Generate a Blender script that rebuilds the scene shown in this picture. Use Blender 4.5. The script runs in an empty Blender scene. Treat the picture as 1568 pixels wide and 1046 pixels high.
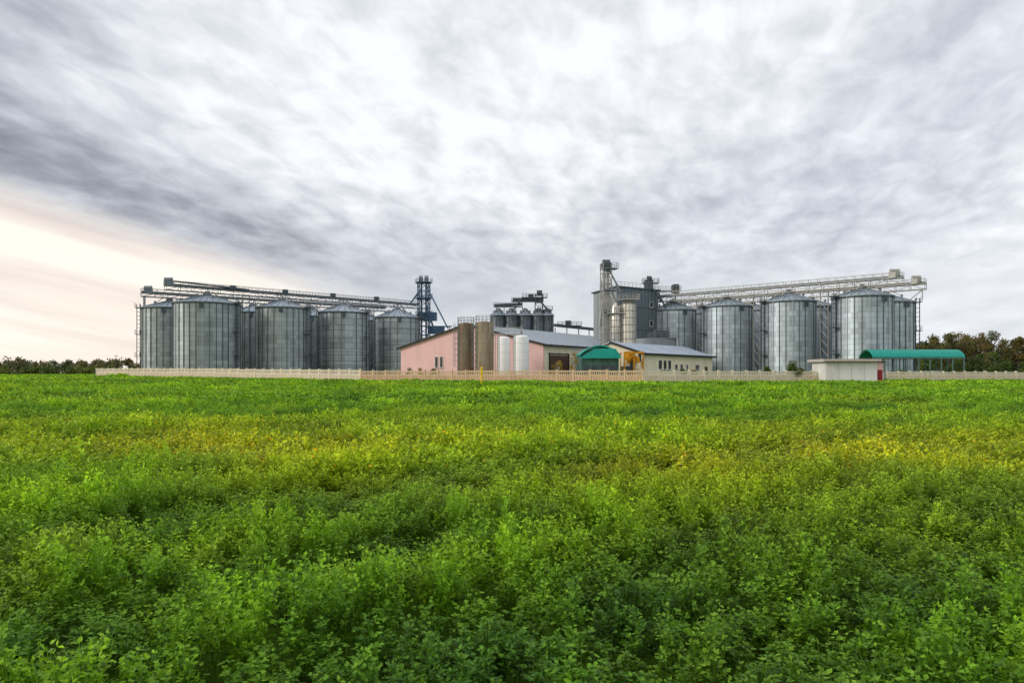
import bpy, math, random
import numpy as np
from mathutils import Vector, noise
random.seed(7); rng=np.random.default_rng(7)
F=1045.0; CZ=1.9
def WX(px,D): return (px-784)/F*D
def WZ(py,D): return CZ+(571-py)/F*D
def ss(t):
    t=max(0.0,min(1.0,t)); return t*t*(3-2*t)
def gh(x,y): return 0.55*ss((-x-15)/80)*ss((y-50)/90)

# ---------------------------------------------------------------- materials
def mat(name,col,rough=0.7,metal=0.0,var=0.15,scale=1.5,stretch=(1,1,1),spec=0.3,bump=0.0,dirt=None,dirt_amt=0.0):
    m=bpy.data.materials.new(name); m.use_nodes=True; nt=m.node_tree; b=nt.nodes['Principled BSDF']
    b.inputs['Roughness'].default_value=rough; b.inputs['Metallic'].default_value=metal
    b.inputs['Specular IOR Level'].default_value=spec
    tc=nt.nodes.new('ShaderNodeTexCoord'); mp=nt.nodes.new('ShaderNodeMapping'); mp.inputs['Scale'].default_value=stretch
    nt.links.new(tc.outputs['Object'],mp.inputs[0])
    nz=nt.nodes.new('ShaderNodeTexNoise'); nz.inputs['Scale'].default_value=scale; nz.inputs['Detail'].default_value=6; nz.inputs['Roughness'].default_value=0.65
    nt.links.new(mp.outputs[0],nz.inputs['Vector'])
    r=nt.nodes.new('ShaderNodeValToRGB'); r.color_ramp.elements[0].position=0.3; r.color_ramp.elements[1].position=0.7
    r.color_ramp.elements[0].color=(*[c*(1-var) for c in col],1); r.color_ramp.elements[1].color=(*[min(1,c*(1+var)) for c in col],1)
    nt.links.new(nz.outputs[0],r.inputs[0]); out=r.outputs[0]
    if dirt:
        n2=nt.nodes.new('ShaderNodeTexNoise'); n2.inputs['Scale'].default_value=scale*0.6; n2.inputs['Detail'].default_value=8
        mp2=nt.nodes.new('ShaderNodeMapping'); mp2.inputs['Scale'].default_value=(1.5,1.5,0.3); mp2.inputs['Location'].default_value=(5,3,1)
        nt.links.new(tc.outputs['Object'],mp2.inputs[0]); nt.links.new(mp2.outputs[0],n2.inputs['Vector'])
        mr=nt.nodes.new('ShaderNodeMapRange'); mr.inputs[1].default_value=0.45; mr.inputs[2].default_value=0.7; mr.inputs[3].default_value=0; mr.inputs[4].default_value=dirt_amt
        nt.links.new(n2.outputs[0],mr.inputs[0])
        mx=nt.nodes.new('ShaderNodeMixRGB'); nt.links.new(mr.outputs[0],mx.inputs[0]); nt.links.new(out,mx.inputs[1]); mx.inputs[2].default_value=(*dirt,1); out=mx.outputs[0]
    nt.links.new(out,b.inputs['Base Color'])
    if bump:
        bp=nt.nodes.new('ShaderNodeBump'); bp.inputs['Strength'].default_value=bump; nt.links.new(nz.outputs[0],bp.inputs['Height']); nt.links.new(bp.outputs[0],b.inputs['Normal'])
    return m

def silo_mat(name,col,nseg,zseg,metal=0.42,rough=0.44,hline=0.3):
    m=bpy.data.materials.new(name); m.use_nodes=True; nt=m.node_tree; b=nt.nodes['Principled BSDF']; L=nt.links.new
    def Mth(op,a,b_=None):
        n=nt.nodes.new('ShaderNodeMath'); n.operation=op
        for i,v in enumerate((a,b_)):
            if v is None: continue
            if isinstance(v,(int,float)): n.inputs[i].default_value=v
            else: L(v,n.inputs[i])
        return n.outputs[0]
    tc=nt.nodes.new('ShaderNodeTexCoord'); sp=nt.nodes.new('ShaderNodeSeparateXYZ'); L(tc.outputs['Object'],sp.inputs[0])
    th=Mth('MULTIPLY',Mth('ADD',Mth('ARCTAN2',sp.outputs[1],sp.outputs[0]),math.pi),nseg/(2*math.pi))
    zz=Mth('DIVIDE',sp.outputs[2],zseg)
    zf=Mth('FLOOR',zz); tf=Mth('FLOOR',th)
    cb=nt.nodes.new('ShaderNodeCombineXYZ'); L(tf,cb.inputs[0]); L(zf,cb.inputs[1])
    oi=nt.nodes.new('ShaderNodeObjectInfo'); L(Mth('MULTIPLY',oi.outputs['Random'],50),cb.inputs[2])
    wn=nt.nodes.new('ShaderNodeTexWhiteNoise'); L(cb.outputs[0],wn.inputs[0])
    cb2=nt.nodes.new('ShaderNodeCombineXYZ'); L(zf,cb2.inputs[0]); L(Mth('MULTIPLY',oi.outputs['Random'],50),cb2.inputs[1])
    wn2=nt.nodes.new('ShaderNodeTexWhiteNoise'); L(cb2.outputs[0],wn2.inputs[0])
    cb3=nt.nodes.new('ShaderNodeCombineXYZ'); L(tf,cb3.inputs[0]); L(Mth('MULTIPLY',oi.outputs['Random'],70),cb3.inputs[1])
    wn3=nt.nodes.new('ShaderNodeTexWhiteNoise'); L(cb3.outputs[0],wn3.inputs[0])
    fr=Mth('FRACT',zz); line=Mth('LESS_THAN',fr,0.09)
    nz=nt.nodes.new('ShaderNodeTexNoise'); nz.inputs['Scale'].default_value=1.0; nz.inputs['Detail'].default_value=7
    mp=nt.nodes.new('ShaderNodeMapping'); mp.inputs['Scale'].default_value=(1.2,1.2,0.25); L(tc.outputs['Object'],mp.inputs[0]); L(mp.outputs[0],nz.inputs['Vector'])
    v=Mth('ADD',0.42,Mth('MULTIPLY',wn.outputs[0],0.36)); v=Mth('ADD',v,Mth('MULTIPLY',wn2.outputs[0],0.13)); v=Mth('ADD',v,Mth('MULTIPLY',wn3.outputs[0],0.18)); v=Mth('ADD',v,Mth('MULTIPLY',nz.outputs[0],0.5))
    v=Mth('MULTIPLY',v,Mth('SUBTRACT',1.0,Mth('MULTIPLY',line,hline)))
    vm=nt.nodes.new('ShaderNodeVectorMath'); vm.operation='SCALE'; vm.inputs[0].default_value=col; L(v,vm.inputs['Scale'])
    L(vm.outputs[0],b.inputs['Base Color']); b.inputs['Metallic'].default_value=metal
    L(Mth('ADD',rough-0.1,Mth('MULTIPLY',nz.outputs[0],0.2)),b.inputs['Roughness'])
    wv=Mth('SINE',Mth('MULTIPLY',sp.outputs[2],2*math.pi/0.2))
    bp=nt.nodes.new('ShaderNodeBump'); bp.inputs['Strength'].default_value=0.4; bp.inputs['Distance'].default_value=0.03; L(wv,bp.inputs['Height']); L(bp.outputs[0],b.inputs['Normal'])
    return m

M={}
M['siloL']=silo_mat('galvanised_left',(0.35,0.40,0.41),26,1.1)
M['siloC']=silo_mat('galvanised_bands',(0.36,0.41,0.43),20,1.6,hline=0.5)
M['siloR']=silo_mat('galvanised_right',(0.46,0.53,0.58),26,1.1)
M['siloDark']=silo_mat('dark_galvanised',(0.14,0.17,0.20),12,1.5)
M['roofm']=mat('silo_roof_metal',(0.36,0.43,0.50),0.45,0.4,0.12,0.8)
M['rib']=mat('rib_steel',(0.11,0.13,0.145),0.5,0.4)
M['ribL']=mat('rib_steel_light',(0.48,0.53,0.56),0.45,0.4)
M['steel']=mat('gantry_steel',(0.22,0.25,0.27),0.5,0.4,0.2)
M['steeld']=mat('dark_steel',(0.08,0.10,0.115),0.5,0.3,0.2)
M['steelb']=mat('blue_steel',(0.06,0.12,0.20),0.5,0.2,0.2)
M['steelw']=mat('pale_steel',(0.42,0.41,0.38),0.5,0.2,0.15)
M['conc']=mat('concrete',(0.42,0.40,0.37),0.9,0,0.15,2)
M['pink']=mat('pink_render',(0.86,0.55,0.54),0.9,0,0.05,0.5,dirt=(0.45,0.33,0.3),dirt_amt=0.25)
M['cream']=mat('cream_render',(0.85,0.78,0.60),0.9,0,0.06,0.6,dirt=(0.4,0.36,0.28),dirt_amt=0.3)
M['glass']=mat('window_glass',(0.02,0.022,0.025),0.12,0,0.1,1,spec=0.6)
M['frame']=mat('window_frame',(0.75,0.74,0.72),0.5)
M['roofg']=mat('grey_roof_sheet',(0.42,0.49,0.58),0.5,0.2,0.12,0.4,(1,1,1),dirt=(0.22,0.22,0.22),dirt_amt=0.3)
M['black']=mat('black_trim',(0.02,0.02,0.022),0.5)
M['white']=mat('white_paint',(0.82,0.82,0.80),0.6,0,0.06,0.8,dirt=(0.45,0.42,0.38),dirt_amt=0.35)
M['whitet']=mat('white_tank_paint',(0.84,0.84,0.85),0.35,0,0.04,0.8,dirt=(0.5,0.46,0.42),dirt_amt=0.2)
M['rust']=mat('weathered_tank',(0.23,0.19,0.14),0.7,0.2,0.3,0.9,(1.5,1.5,0.25),dirt=(0.30,0.15,0.07),dirt_amt=0.5)
M['rust2']=mat('weathered_tank_tan',(0.34,0.29,0.21),0.7,0.2,0.3,0.9,(1.5,1.5,0.25),dirt=(0.26,0.13,0.07),dirt_amt=0.4)
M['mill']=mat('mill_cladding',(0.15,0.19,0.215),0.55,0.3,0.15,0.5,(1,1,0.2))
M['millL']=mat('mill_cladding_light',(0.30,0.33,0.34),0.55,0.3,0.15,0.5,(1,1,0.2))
M['teal']=mat('teal_roof',(0.005,0.30,0.24),0.45,0,0.15,1)
M['tealw']=mat('teal_grey_wall',(0.10,0.19,0.17),0.7,0,0.15,1)
M['orange']=mat('orange_steel',(0.66,0.30,0.01),0.5,0,0.2,1,dirt=(0.2,0.1,0.03),dirt_amt=0.6)
M['silver']=mat('silver_dryer',(0.70,0.67,0.58),0.33,0.7,0.2,1.0,(1,1,0.3))
M['brown']=mat('brown_gate',(0.09,0.05,0.04),0.6)
M['reddoor']=mat('red_door',(0.28,0.03,0.03),0.6)
M['yellow']=mat('yellow_paint',(0.85,0.58,0.01),0.5)
M['fenceC']=mat('cream_concrete',(0.88,0.78,0.61),0.9,0,0.08,1.2,dirt=(0.5,0.43,0.32),dirt_amt=0.3)
M['fenceP']=mat('pinkish_concrete',(0.72,0.54,0.35),0.9,0,0.1,1.2,dirt=(0.42,0.3,0.2),dirt_amt=0.4)
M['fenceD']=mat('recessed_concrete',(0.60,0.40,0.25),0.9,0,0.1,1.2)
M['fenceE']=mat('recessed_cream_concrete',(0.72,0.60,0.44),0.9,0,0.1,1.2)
M['bark']=mat('bark',(0.09,0.07,0.055),0.9,0,0.3,4)
M['barkw']=mat('birch_bark',(0.5,0.48,0.44),0.9,0,0.3,4)
M['wood']=mat('wooden_pole',(0.12,0.10,0.08),0.9)

# ---------------------------------------------------------------- mesh builder
class MB:
    def __init__(s,smooth=False): s.v=[]; s.f=[]; s.smooth=smooth
    def add(s,vs,fs):
        o=len(s.v); s.v+= [tuple(v) for v in vs]; s.f+=[tuple(i+o for i in f) for f in fs]
    def obox(s,c,ax,ay,az):
        c=Vector(c); P=[]
        for k in (-1,1):
            for j in (-1,1):
                for i in (-1,1): P.append(c+ax*i+ay*j+az*k)
        s.add(P,[(0,2,3,1),(4,5,7,6),(0,1,5,4),(2,6,7,3),(0,4,6,2),(1,3,7,5)])
    def box(s,c,size,rot=0):
        cr,sr=math.cos(rot),math.sin(rot)
        s.obox(c,Vector((cr,sr,0))*size[0]/2,Vector((-sr,cr,0))*size[1]/2,Vector((0,0,size[2]/2)))
    def beam(s,p,q,w=0.15,h=None):
        h=h or w; p=Vector(p); q=Vector(q); d=q-p; l=d.length
        if l<1e-5: return
        d/=l; up=Vector((0,0,1))
        if abs(d.z)>0.98: up=Vector((1,0,0))
        sx=d.cross(up).normalized(); uy=sx.cross(d)
        s.obox((p+q)/2,d*l/2,sx*w/2,uy*h/2)
    def tube(s,p,q,r,n=12,r2=None,caps=True):
        r2=r if r2 is None else r2; p=Vector(p); q=Vector(q); d=(q-p).normalized(); up=Vector((0,0,1))
        if abs(d.z)>0.98: up=Vector((1,0,0))
        a=d.cross(up).normalized(); b=a.cross(d)
        vs=[p+(a*math.cos(2*math.pi*i/n)+b*math.sin(2*math.pi*i/n))*r for i in range(n)]+[q+(a*math.cos(2*math.pi*i/n)+b*math.sin(2*math.pi*i/n))*r2 for i in range(n)]
        fs=[(i,(i+1)%n,n+(i+1)%n,n+i) for i in range(n)]
        if caps: fs+=[tuple(range(n-1,-1,-1)),tuple(range(n,2*n))]
        s.add(vs,fs)
    def lathe(s,c,prof,n=48):
        c=Vector(c); vs=[];fs=[]
        for r,z in prof:
            for i in range(n):
                a=2*math.pi*i/n; vs.append((c.x+r*math.cos(a),c.y+r*math.sin(a),c.z+z))
        for k in range(len(prof)-1):
            for i in range(n): fs.append((k*n+i,k*n+(i+1)%n,(k+1)*n+(i+1)%n,(k+1)*n+i))
        fs.append(tuple((len(prof)-1)*n+i for i in range(n)))
        s.add(vs,fs)
    def prism(s,pts,d):
        d=Vector(d); n=len(pts); vs=[Vector(p) for p in pts]+[Vector(p)+d for p in pts]
        s.add(vs,[tuple(range(n)),tuple(range(2*n-1,n-1,-1))]+[(i,n+i,n+(i+1)%n,(i+1)%n) for i in range(n)])
class G:
    def __init__(s,name,loc=(0,0,0)): s.name=name; s.loc=Vector(loc); s.p=[]
    def part(s,name,m,smooth=False):
        b=MB(smooth); s.p.append((name,m,b)); return b
    def done(s):
        e=bpy.data.objects.new(s.name,None); bpy.context.scene.collection.objects.link(e); e.location=s.loc
        for name,m,b in s.p:
            if not b.v: continue
            me=bpy.data.meshes.new(name); me.from_pydata([(v[0]-s.loc.x,v[1]-s.loc.y,v[2]-s.loc.z) for v in b.v],[],b.f)
            me.materials.append(m)
            if b.smooth:
                me.polygons.foreach_set('use_smooth',[True]*len(me.polygons))
            me.update(); o=bpy.data.objects.new(name,me); bpy.context.scene.collection.objects.link(o); o.parent=e
            if b.smooth:
                try: me.set_sharp_from_angle(angle=math.radians(35))
                except Exception: pass
        return e
def ladder(b,x,y,z0,z1,nx,ny,cage=True):
    tx,ty=-ny,nx
    for s_ in(-.25,.25): b.beam((x+tx*s_,y+ty*s_,z0),(x+tx*s_,y+ty*s_,z1),.07)
    z=z0+.3
    while z<z1: b.beam((x-tx*.25,y-ty*.25,z),(x+tx*.25,y+ty*.25,z),.04); z+=.4
    if cage:
        for s_ in(-.38,0,.38): b.beam((x+tx*s_+nx*.75,y+ty*s_+ny*.75,z0+2.5),(x+tx*s_+nx*.75,y+ty*s_+ny*.75,z1),.05)
        z=z0+2.5
        while z<z1:
            for s_ in(-.38,.38): b.beam((x+tx*s_,y+ty*s_,z),(x+tx*s_+nx*.75,y+ty*s_+ny*.75,z),.05)
            b.beam((x-tx*.38+nx*.75,y-ty*.38+ny*.75,z),(x+tx*.38+nx*.75,y+ty*.38+ny*.75,z),.05); z+=1.0

# ---------------------------------------------------------------- silos
def silo(cx,cy,r,eave,apex,m,nrib=24,dark=True,lad=None,light_each=0,rings=0,door=False):
    g=G('grain_silo',(cx,cy,gh(cx,cy)))
    base=g.part('concrete_base',M['conc']); base.lathe((cx,cy,0),[(r+.35,0),(r+.35,.7)],48)
    w=g.part('wall',m,True); w.lathe((cx,cy,0),[(r,.7),(r,eave)],96)
    rb=g.part('stiffeners',M['rib']); rl=g.part('stiffeners_light',M['ribL'])
    for i in range(nrib):
        a=2*math.pi*(i+.5)/nrib
        b=rl if (light_each and i%light_each==0) else rb
        b.box((cx+(r+.07)*math.cos(a),cy+(r+.07)*math.sin(a),(.7+eave)/2),(.14,.13,eave-.7),a)
    ro=g.part('roof',M['roofm'],False)
    ro.lathe((cx,cy,0),[(r+.3,eave-.12),(r+.3,eave+.02),(r*.52,eave+(apex-eave)*.50),(.75,apex-.25)],nrib*2)
    rr=g.part('roof_ribs',M['steel'])
    for i in range(nrib):
        a=2*math.pi*i/nrib; c,s_=math.cos(a),math.sin(a)
        p0=(cx+(r+.3)*c,cy+(r+.3)*s_,eave+.07); p1=(cx+r*.52*c,cy+r*.52*s_,eave+(apex-eave)*.50+.07); p2=(cx+.75*c,cy+.75*s_,apex-.2)
        rr.beam(p0,p1,.10,.14); rr.beam(p1,p2,.08,.14)
    cp=g.part('cap',M['steel'],True); cp.lathe((cx,cy,0),[(.85,apex-.4),(.85,apex+.25),(.3,apex+.6)],20)
    for k in range(5):
        a=2*math.pi*(k+.3)/5; rr2=r*.6; zz=eave+(apex-eave)*.42
        cp.lathe((cx+rr2*math.cos(a),cy+rr2*math.sin(a),zz),[(.22,0),(.22,.55),(.38,.6),(.1,.8)],10)
    if rings:
        rg=g.part('wind_rings',M['ribL'],True)
        for k in range(1,rings+1):
            z=.7+(eave-.7)*k/(rings+1); rg.lathe((cx,cy,z),[(r+.16,-.05),(r+.2,0),(r+.16,.05)],64)
    ed=g.part('eave_ring',M['rib']); ed.lathe((cx,cy,0),[(r+.12,eave-.45),(r+.2,eave-.40),(r+.12,eave-.32)],64)
    la=g.part('ladder',M['steeld']) 
    for a in (lad or []):
        a=math.radians(a); ladder(la,cx+(r+.3)*math.cos(a),cy+(r+.3)*math.sin(a),1,eave+.9,math.cos(a),math.sin(a))
        for zf in(.3,.62,1.0):
            z=.7+(eave-.7)*zf; px,py=cx+(r+.8)*math.cos(a),cy+(r+.8)*math.sin(a)
            la.box((px,py,z),(1.3,1.8,.1),a)
            for dx,dy in((.6,-.85),(.6,.85),(-.5,-.85),(-.5,.85)):
                X=px+dx*math.cos(a)-dy*math.sin(a); Y=py+dx*math.sin(a)+dy*math.cos(a); la.beam((X,Y,z),(X,Y,z+1.1),.06)
            X1=px+.6*math.cos(a)+.85*math.sin(a);Y1=py+.6*math.sin(a)-.85*math.cos(a);X2=px+.6*math.cos(a)-.85*math.sin(a);Y2=py+.6*math.sin(a)+.85*math.cos(a)
            for hz in(.55,1.1): la.beam((X1,Y1,z+hz),(X2,Y2,z+hz),.06)
    a=math.radians(-75); la.box((cx+(r+.3)*math.cos(a),cy+(r+.3)*math.sin(a),eave-1.0),(.35,.9,1.0),a)
    g.done()
LR=[(-73.7,165,7.5,18.5,21.0),(-58.8,175,6.45,18.4,20.7),(-45.7,185,6.45,18.1,20.6),(-33.2,198,6.4,17.8,20.6)]
LB=[(-89.3,178,6.5,18.6,20.8),(-71.6,189,6.4,18.4,20.7),(-58.1,199,6.4,18.1,20.6),(-45.2,211,6.4,17.8,20.4)]
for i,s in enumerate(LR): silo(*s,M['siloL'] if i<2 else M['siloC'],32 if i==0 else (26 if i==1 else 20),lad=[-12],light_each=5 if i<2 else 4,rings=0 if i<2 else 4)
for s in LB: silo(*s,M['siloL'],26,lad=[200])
RR=[(74.4,145,5.85,17.9,20.0),(62.8,155,5.7,17.9,20.2),(52.3,166,5.8,17.9,20.2),(41.6,176,5.8,17.9,20.3)]
RB=[(85.3,156,5.8,17.8,20.0),(73.2,167,5.7,17.9,20.0),(62.6,178,5.8,17.9,20.0),(52,188,5.8,17.9,20.0)]
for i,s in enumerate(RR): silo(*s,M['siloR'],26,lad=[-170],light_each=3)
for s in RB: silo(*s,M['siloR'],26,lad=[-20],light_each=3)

# ---------------------------------------------------------------- gantries
def gantry(name,p,q,w=1.6,h=1.1,m='steel',m2='steeld',legs=(),bay=3.0,box=True,ch=.16):
    p=Vector(p); q=Vector(q); g=G(name,((p+q)/2)); d=(q-p); L=d.length; d.normalize(); s_=Vector((-d.y,d.x,0)).normalized()
    t=g.part('truss',M[m]); r=g.part('railing',M[m]); c=g.part('conveyor',M[m2]); wk=g.part('walkway',M['steeld'])
    n=max(2,int(L/bay)); up=Vector((0,0,1))
    for sg in(-1,1):
        o=s_*(w/2*sg)
        t.beam(p+o,q+o,ch,.2); t.beam(p+o-up*h,q+o-up*h,ch)
        for i in range(n+1):
            a=p+d*(L*i/n)+o; t.beam(a,a-up*h,.1)
            if i<n:
                b=p+d*(L*(i+1)/n)+o
                if i%2: t.beam(a,b-up*h,.09)
                else: t.beam(a-up*h,b,.09)
        m_=max(2,int(L/1.8))
        for i in range(m_+1):
            a=p+d*(L*i/m_)+o; r.beam(a,a+up*1.15,.08)
        r.beam(p+o+up*1.15,q+o+up*1.15,.09); r.beam(p+o+up*.6,q+o+up*.6,.05)
    for i in range(n+1):
        a=p+d*(L*i/n); t.beam(a-s_*w/2-up*h,a+s_*w/2-up*h,.12)
    wk.obox((p+q)/2+up*.06,d*L/2,s_*w*.48,up*.04)
    if box: c.obox((p+q)/2+up*.36,d*L/2,s_*.25,up*.17)
    lg=g.part('legs',M[m])
    for f,zb in legs:
        a=p+d*(L*f)
        for sg in(-1,1):
            o=s_*(w/2*sg); lg.beam(a+o-up*h,Vector((a.x,a.y,zb))+o*1.0,.2)
        z=a.z-h
        while z-2.5>zb:
            lg.beam(Vector((a.x,a.y,z))-s_*w/2,Vector((a.x,a.y,z-2.5))+s_*w/2,.1); z-=2.5
    return g,p,q,d,L,s_
def drive(g,c,m='steel'):
    b=g.part('drive_head',M[m]); b.box((c[0],c[1],c[2]+.6),(2.0,1.4,1.2),.6); b.tube((c[0]-.9,c[1],c[2]+1.5),(c[0]+.9,c[1],c[2]+1.5),.45,10)
def roofsup(g,centers,ztop,m='steel'):
    b=g.part('roof_supports',M[m])
    for (x,y,r,e,a) in centers:
        for dx,dy in((-1.6,-1.6),(1.6,-1.6),(-1.6,1.6),(1.6,1.6)):
            b.beam((x+dx*1.6,y+dy*1.6,e+(a-e)*.55),(x+dx*.5,y+dy*.5,ztop),.16)
        b.tube((x,y,a),(x,y,ztop),.25,8)
def between(g,cs,zt,zb,m):
    b=g.part('between_silo_supports',M[m])
    for (a,c) in zip(cs[:-1],cs[1:]):
        mx_,my_=(a[0]+c[0])/2,(a[1]+c[1])/2; d=Vector((c[0]-a[0],c[1]-a[1],0)).normalized()
        for sg in(-1,1):
            b.beam((mx_+d.x*.8*sg,my_+d.y*.8*sg,0),(mx_+d.x*.8*sg,my_+d.y*.8*sg,zt),.2)
            b.beam((mx_+d.x*.8*sg,my_+d.y*.8*sg,zt-2.6),(mx_+d.x*3.6*sg,my_+d.y*3.6*sg,zt),.16)
        z=1.5
        while z<zt-2: b.beam((mx_-d.x*.8,my_-d.y*.8,z),(mx_+d.x*.8,my_+d.y*.8,z+2),.1); z+=2
g,*_=gantry('conveyor_gantry',(-81,159.5,22.3),(-28.5,206.5,22.3),w=1.8,h=1.0); drive(g,(-80.5,160,22.3)); roofsup(g,LR,21.6); between(g,LR,21.3,18,'steel')
b=g.part('upper_conveyor',M['steeld'])
b.beam((-79,159.6,23.3),(-66,171.2,22.7),.4,.35)
for k in range(4):
    f=(k+.5)/4; bx=-73.7+40.5*f; by=165+33*f
    b.box((bx,by-1.2,22.9),(1.3,.9,.9),.6)
g.done()
g,*_=gantry('conveyor_gantry',(-94.2,173.5,22.2),(-40,216,22.2),w=1.7,h=.9,legs=[(.01,0.3)]); drive(g,(-93,174.5,22.2)); roofsup(g,LB,21.5); g.done()
g,*_=gantry('conveyor_gantry',(80.2,140,21.4),(33,181,21.4),w=1.7,h=1.2,m='steelw',m2='steel'); drive(g,(79,141,21.4),'steelw'); roofsup(g,RR,20.6,'steelw'); between(g,RR,20.2,18,'steelw'); g.done()
g,*_=gantry('conveyor_gantry',(91.5,151,21.6),(44,193,21.4),w=1.7,h=1.2,m='steelw',m2='steel'); drive(g,(90,152,21.6),'steelw'); roofsup(g,RB,20.6,'steelw')
b=g.part('end_brackets',M['steelw']); b.beam((91,151.4,20.3),(88.5,153.6,17.5),.2); b.beam((91,151.4,20.3),(91,151.4,18),.15)
g.done()

def lattice(g,cx,cy,w,z0,z1,m,step=2.2,leg=.22,br=.1,rot=0.0):
    t=g.part('lattice_frame',M[m]); cr,sr=math.cos(rot),math.sin(rot)
    def C(dx,dy,z): return (cx+dx*cr-dy*sr,cy+dx*sr+dy*cr,z)
    cs=[(-w/2,-w/2),(w/2,-w/2),(w/2,w/2),(-w/2,w/2)]
    for c in cs: t.beam(C(*c,z0),C(*c,z1),leg)
    n=max(1,int((z1-z0)/step)); 
    for i in range(n+1):
        z=z0+(z1-z0)*i/n
        for k in range(4):
            t.beam(C(*cs[k],z),C(*cs[(k+1)%4],z),br*1.2)
            if i<n:
                z2=z0+(z1-z0)*(i+1)/n
                if (i+k)%2: t.beam(C(*cs[k],z),C(*cs[(k+1)%4],z2),br)
                else: t.beam(C(*cs[(k+1)%4],z),C(*cs[k],z2),br)
    return t,C
def platform(g,cx,cy,w,d,z,m='steel',rot=0):
    t=g.part('platform',M[m]); t.box((cx,cy,z),(w,d,.18),rot); cr,sr=math.cos(rot),math.sin(rot)
    def C(dx,dy,z): return (cx+dx*cr-dy*sr,cy+dx*sr+dy*cr,z)
    cs=[(-w/2,-d/2),(w/2,-d/2),(w/2,d/2),(-w/2,d/2)]
    for k in range(4):
        a,b=cs[k],cs[(k+1)%4]
        for h in(.6,1.15): t.beam(C(*a,z+h),C(*b,z+h),.07)
        n=max(1,int(math.hypot(b[0]-a[0],b[1]-a[1])/1.2))
        for i in range(n): t.beam(C(a[0]+(b[0]-a[0])*i/n,a[1]+(b[1]-a[1])*i/n,z),C(a[0]+(b[0]-a[0])*i/n,a[1]+(b[1]-a[1])*i/n,z+1.15),.07)

# left elevator tower
D=208; cx=WX(649,D); g=G('elevator_tower',(cx,D,0))
lattice(g,cx,D,3.2,0,29.5,'steelb',2.6,.3,.16,.3)
lg=g.part('elevator_legs',M['steelb']); 
for dx in(-.7,.7): lg.beam((cx+dx,D,0),(cx+dx,D,31),.5,.5)
hd=g.part('elevator_heads',M['steel'],True)
for dx in(-.8,.9): hd.tube((cx+dx-.5,D-.6,30.6),(cx+dx+.5,D-.6,30.6),.8,14); hd.box((cx+dx,D-.6,30.0),(1.2,1.4,1.2))
for z in (29.3,24.5,19.5): platform(g,cx,D,4.6,4.2,z,'steelb',.3)
sp=g.part('spouts',M['steelb']); sp.tube((cx+1,D-1,28),(WX(686,D-6),D-6,WZ(503,D-6)),.22,8); sp.tube((cx-1,D-1,27),(cx-4,D-2,22.5),.25,8)
sp.tube((cx+1,D-1.5,22),(cx+3.5,D-2,14.5),.3,8)
st=g.part('side_platforms',M['steelb']); st.box((WX(672,D),D,WZ(500,D)),(8,2,.25)); st.beam((cx+4,D,WZ(500,D)),(cx+4,D,8),.25); st.beam((cx+7.8,D,WZ(500,D)),(cx+7.8,D,8),.25)
st.box((WX(668,D),D,WZ(506,D)),(5,2.2,2.2)); st.box((WX(655,D),D,WZ(485,D)),(5.5,2.6,2.5))
g.done()

# centre dark silos behind the warehouse
D=205
for px,w in((763,4.4),(783,4.6),(804,4.4),(824,4.2),(838,3.6)):
    silo(WX(px,D),D,w/2,WZ(483,D),WZ(475,D),M['siloDark'],12)
g=G('elevator_tower',(WX(822,D),D,0))
lattice(g,WX(825,D),D,2.2,0,WZ(452,D),'steeld',2.2,.25,.14)
hd=g.part('head',M['steeld'],True); hd.tube((WX(822,D),D-.5,WZ(449,D)),(WX(830,D),D-.5,WZ(449,D)),.8,12); hd.box((WX(813,D),D,WZ(455,D)),(1.6,1.5,1.6))
for a,b_,py in((756,800,470),(783,832,462),(800,838,456),(828,846,475)):
    platform(g,WX((a+b_)/2,D),D,(b_-a)/F*D,2,WZ(py,D),'steeld')
cb=g.part('conveyors',M['steeld']); cb.beam((WX(757,D),D,WZ(468,D)),(WX(800,D),D,WZ(466,D)),.7,.8); cb.beam((WX(785,D),D,WZ(459,D)),(WX(832,D),D,WZ(459,D)),.7,.8)
cb.tube((WX(800,D),D-1,WZ(456,D)),(WX(784,D),D-1,WZ(478,D)),.25,8); cb.tube((WX(826,D),D-1,WZ(460,D)),(WX(842,D),D-1,WZ(480,D)),.25,8)
for px in(760,772,790,800,812,836,844): cb.beam((WX(px,D),D,WZ(470 if px<801 else 475,D)),(WX(px,D),D,WZ(484,D)),.2)
g.done()
g=G('low_conveyor',(WX(885,200),200,0)); D=200
cb=g.part('beam',M['steeld']); cb.beam((WX(848,D),D,WZ(498,D)),(WX(925,D),D,WZ(506,D)),1.0,.8)
for px in(850,868,886,902,918): cb.beam((WX(px,D),D,WZ(502,D)),(WX(px,D),D,0),.25); 
platform(g,WX(872,D),D,7,2,WZ(499,D),'steeld'); cb.box((WX(870,D),D,WZ(496,D)),(1.6,1.4,1.8)); g.done()

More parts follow.
